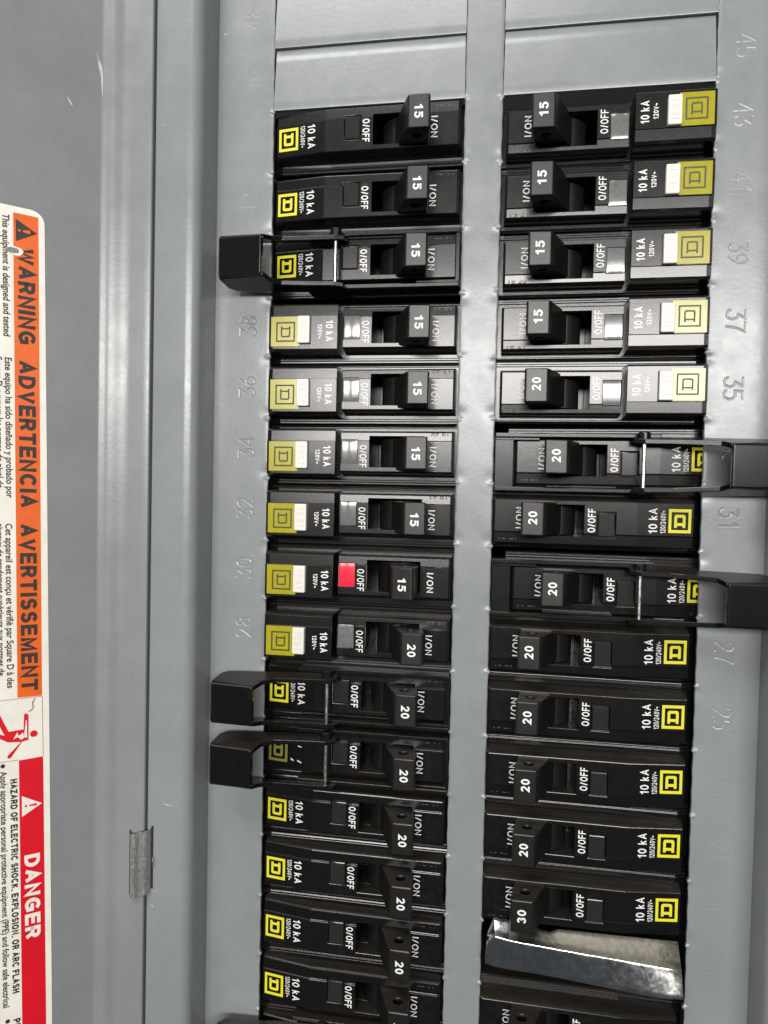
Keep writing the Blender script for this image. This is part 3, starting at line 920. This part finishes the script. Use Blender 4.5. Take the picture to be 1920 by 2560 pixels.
LEFT = [
 (0, 'A', '15', "uppermost black breaker of the left column, handle marked 15, under the blank plate"),
 (1, 'A', '15', "black 15 amp breaker second from the top of the left column"),
 (2, 'A', '15', "black 15 amp breaker in the left column inside the uppermost lock-off bracket"),
 (3, 'B', '15', "uppermost white-button breaker of the left column, directly below the first lock-off bracket"),
 (4, 'B', '15', "fifth breaker from the top of the left column, white test button, beside stamped 36"),
 (5, 'B', '15', "sixth breaker from the top of the left column, white test button, beside stamped 34"),
 (6, 'B', '15', "breaker with white test button directly above the tripped one with the red window"),
 (7, 'B', '15', "tripped breaker with red indicator window and handle in middle position"),
 (8, 'B', '20', "white-button breaker directly below the tripped one, handle marked 20, beside stamped 28"),
 (9, 'A', '20', "20 amp breaker in the left column inside the upper of two adjacent lock-off brackets"),
 (10, 'A', '20', "20 amp breaker with worn-off capacity print inside the lower of two adjacent lock-off brackets"),
 (11, 'A', '20', "20 amp breaker in the left column directly below the pair of lock-off brackets"),
 (12, 'A', '20', "20 amp breaker in the left column, second below the pair of lock-off brackets"),
 (13, 'A', '20', "20 amp breaker in the left column, third below the pair of lock-off brackets"),
 (14, 'A', '20', "lowest fully visible logo of the left column, 20 amp breaker at the bottom edge"),
 (15, 'A', '20', "breaker cut off by the bottom edge of the left column, only its top showing"),
]
RIGHT = [
 (0, 'B', '15', "uppermost breaker of the right column, yellow plate and white test button, under the blank plate"),
 (1, 'B', '15', "second breaker from the top of the right column, white test button, beside stamped 41"),
 (2, 'B', '15', "third breaker from the top of the right column, white test button, beside stamped 39"),
 (3, 'B', '15', "fourth breaker from the top of the right column, glaring white test button, beside stamped 37"),
 (4, 'B', '20', "lowest white-button breaker of the right column, handle marked 20, beside stamped 35"),
 (5, 'A', '20', "20 amp breaker in the right column inside the upper lock-off bracket"),
 (6, 'A', '20', "20 amp breaker beside the stamped number 31, between the two right brackets"),
 (7, 'A', '20', "20 amp breaker in the right column inside the lower lock-off bracket"),
 (8, 'A', '20', "20 amp breaker directly below the lower right lock-off bracket, beside stamped 27"),
 (9, 'A', '20', "20 amp breaker second below the lower right lock-off bracket, beside stamped 25"),
 (10, 'A', '20', "20 amp breaker in the right column two rows above the breaker marked 30"),
 (11, 'A', '20', "20 amp breaker in the right column directly above the breaker marked 30"),
 (12, 'A', '30', "breaker with handle marked 30, just above the bright metal clip"),
 (14, 'A', '20', "breaker cut off by the bottom edge, right column, below the bright metal clip"),
]
for k, kind, amp, lab in LEFT:
    breaker('L', k, kind, amp, lab, dz=-1.5 if kind == 'B' else (-0.5 if k > 8 else (0.9 if k == 0 else 0.0)), du=0.5 if kind == 'B' else 0.0, tripped=(k == 7), worn=(k == 10), code=k % 3)
for k, kind, amp, lab in RIGHT:
    breaker('R', k, kind, amp, lab, dz=-0.9 if kind == 'B' else (-1.6 if k in (5, 7) else -0.5), du=0.0 if kind == 'B' else (-5.2 if k in (5, 7) else 0.9), code=k % 3, sink=1.3 if k in (5, 7) else 0.0)

# ------------------------------------------------------------------ lock-off brackets over some breakers
def hasp(side, k, label, dz=0.0, shift=0.0, plate_w=1.4, pu=21.8):
    if side == 'L':
        root = link("lock_off_bracket", None, loc=(XL, 0, rowz(k) + dz))
    else:
        root = link("lock_off_bracket", None, loc=(XR, 0, rowz(k) + dz), roty=math.pi)
    tag(root, label, "lock bracket", "plastic lock-off brackets")
    sgn = 1 if side == 'L' else -1
    vt, vb = (8.9, -8.3) if side == 'L' else (8.3, -8.9)
    b = MB()
    b.box(12.0, 59.0, vt - 1.3, vt, -4.2, 2.0)
    b.box(12.0, 59.0, vb, vb + 1.3, -4.2, 2.0)
    b.box(24.0, 44.0, vt - 2.0, vt - 1.25, -4.0, 1.1)
    b.box(46.0, 58.8, vb + 1.25, vb + 2.2, -4.0, 1.5)
    fm = finish(b.mesh("frame"), bev=0.25)
    link("side_rail", fm, 'hasp', root)
    b = MB().box(59.1 - plate_w, 59.1, vb + 0.1, vt - 0.1, -4.0, 1.4)
    link("end_plate", finish(b.mesh("end"), bev=0.25), 'hasp', root)
    # swing lever: two deep side walls and a front plate at the outer end, open towards the breaker
    a0, a1 = -12.3 - shift, 1.8 - shift
    tv, tb = (5.1, -6.9) if side == 'L' else (6.4, -5.6)
    bb = MB()
    for sg, vo in ((1, tv), (-1, tb)):
        def P3(u, h):
            v = vo + sg * (13.9 - h) * 0.20
            return (u, v, h)
        prof = [(pu + 3.2, 1.6), (pu + 2.8, 5.0), (pu, 6.2), (pu - 7.8, 6.6), (6.0, 7.4), (a1 + 1.5, 9.6), (a1 + 0.2, 13.4), (a0 + 0.2, 11.7), (a0 + 1.0, 6.0), (a0 + 3.0, 4.2), (a1 + 1, 3.2), (6.0, 2.6), (pu - 3.8, 1.9)]
        o = [P3(u, h) for u, h in prof]
        i_ = [(u, v - sg * 1.4, h) for u, v, h in o]
        bb.loft([o, i_])
    am = finish(bb.mesh("arms"), bev=0.2)
    lev = link("lever_arms", am, 'hasp', root)
    bk = MB()
    bk.loft([[(a0 + 0.3, tb + 0.02, 10.2), (a1 - 0.2, tb + 0.02, 11.4), (a1 - 0.2, tv - 0.02, 11.4), (a0 + 0.3, tv - 0.02, 10.2)],
             [(a0, tb - 0.05, 12.3), (a1, tb - 0.05, 14.1), (a1, tv + 0.05, 14.1), (a0, tv + 0.05, 12.3)]])
    link("padlock_plate", finish(bk.mesh("block"), bev=0.6, seg=3), 'hasp', lev)
    rod = MB().cyl_v(pu, 4.4, 0.58, vb + 0.4, vt - 0.6, 16)
    link("pivot_pin", finish(rod.mesh("pin"), bev=0.15), 'rod', root)
    kn = MB()
    kn.cyl_v(pu, 4.2, 1.75, tv + 1.0, vt + 0.2, 18); kn.cyl_v(pu, 4.2, 1.75, vb - 0.2, tb - 1.0, 18)
    link("knuckle", finish(kn.mesh("knuckle"), bev=0.25), 'hasp', root)
    return root
hasp('L', 2, "uppermost plastic lock-off bracket in the left column, over a 15 amp breaker", dz=0.0)
hasp('L', 9, "upper of two adjacent black lock-off brackets low in the left column", dz=-0.8, shift=0.6)
hasp('L', 10, "lower of two adjacent black lock-off brackets low in the left column", dz=-0.8, shift=0.6)
hasp('L', 15, "lock-off bracket just entering at the bottom edge left of the left column", dz=2.0)
hasp('R', 5, "upper black lock-off bracket in the right column, its block reaching the right edge", dz=-3.4, shift=5.4, plate_w=5.6, pu=17.2)
hasp('R', 7, "lower black lock-off bracket in the right column, its block reaching the right edge", dz=-2.7, shift=5.4, plate_w=5.6, pu=17.2)

# ------------------------------------------------------------------ bent bright clip under the 30 A breaker
def clip():
    root = link("metal_clip", None, loc=(34, 0, -253))
    tag(root, "bent bright metal clip below the breaker marked 30 in the right column", "metal clip")
    top = [(7.6, -249.3, 2.0), (9.3, -245.2, 1.2), (14.5, -245.6, 1.2), (17.0, -246.6, 1.3), (22.2, -246.9, 1.4), (25.5, -247.6, 1.8), (28.2, -246.7, 1.2), (44, -246.6, 1.0), (56, -246.5, 0.9), (62.2, -246.4, 0.8)]
    rid = [(7.3, -249.8, 3.8), (9.8, -249.0, 5.4), (13.5, -249.5, 5.6), (17.0, -249.7, 5.8), (22.2, -250.0, 5.8), (25.5, -250.2, 5.8), (28.2, -250.4, 5.8), (44, -251.2, 5.9), (56, -252.0, 5.8), (62.4, -252.5, 5.4)]
    bot = [(6.9, -257.6, 4.6), (9.5, -258.0, 5.0), (13.5, -258.2, 5.2), (17.0, -258.2, 5.4), (22.2, -258.2, 5.6), (25.5, -258.3, 5.8), (28.2, -258.3, 6.0), (44, -258.8, 7.2), (56, -258.9, 8.3), (62.4, -258.6, 8.1)]
    low = [(x, z - 0.3, h - 6) for x, z, h in bot]
    rows = [top]
    n = 5
    for i in range(1, n): rows.append([tuple(a[c] + (b_[c] - a[c]) * i / n for c in range(3)) for a, b_ in zip(top, rid)])
    rows.append([(x, z + 0.35, h - 0.12) for x, z, h in rid]); rows.append([(x, z - 0.25, h + 0.05) for x, z, h in rid])
    for i in range(1, n): rows.append([tuple(a[c] + (b_[c] - a[c]) * i / n for c in range(3)) for a, b_ in zip(rid, bot)])
    rows += [bot, low]
    w = len(top)
    vs = [(x - 34, z + 253, h) for r in rows for x, z, h in r]
    fs = [(j * w + i, (j + 1) * w + i, (j + 1) * w + i + 1, j * w + i + 1) for j in range(len(rows) - 1) for i in range(w - 1)]
    me = MB().add(vs, fs).mesh("clip", False)
    me = finish(me, solid=0.7, bev=0.12)
    shade(me, 24)
    me.materials.append(M['chrome']); me.materials.append(M['dull_brown'])
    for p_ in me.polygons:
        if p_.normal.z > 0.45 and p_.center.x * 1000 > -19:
            p_.material_index = 1  # faces turned upwards get the dull brown metal
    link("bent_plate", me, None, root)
clip()

# ------------------------------------------------------------------ scuffs
chip(door, dfn, [(1.6, 12.0), (1.0, 8.0), (0.4, 4.5)], 0.22)
chip(door, dfn, [(0.9, 9.5), (0.5, 7.8), (0.1, 5.5), (0.0, 2.5), (-0.2, -1.5)], 0.55)
chip(door, dfn, [(9.6, -4.0), (8.9, -5.2), (8.2, -6.2)], 0.5)
chip(cover, cfn, [(-81.5, 24.9), (-80.9, 24.5), (-80.4, 24.7)], 0.5)
chip(cover, cfn, [(-76.0, 18.2), (-75.5, 17.9)], 0.5)
chip(cover, cfn, [(-81.0, -206.8), (-79.5, -207.8), (-78.4, -208.6)], 0.5)
chip(tl, tfn, [(-92.2, -215.0), (-90.6, -215.3), (-89.3, -215.4)], 0.35)
chip(tl, tfn, [(-95.9, -246.9), (-95.2, -247.3), (-94.9, -248.3)], 0.3)
chip(tl, tfn, [(-94.8, -9.0), (-93.9, -9.3)], 0.4)
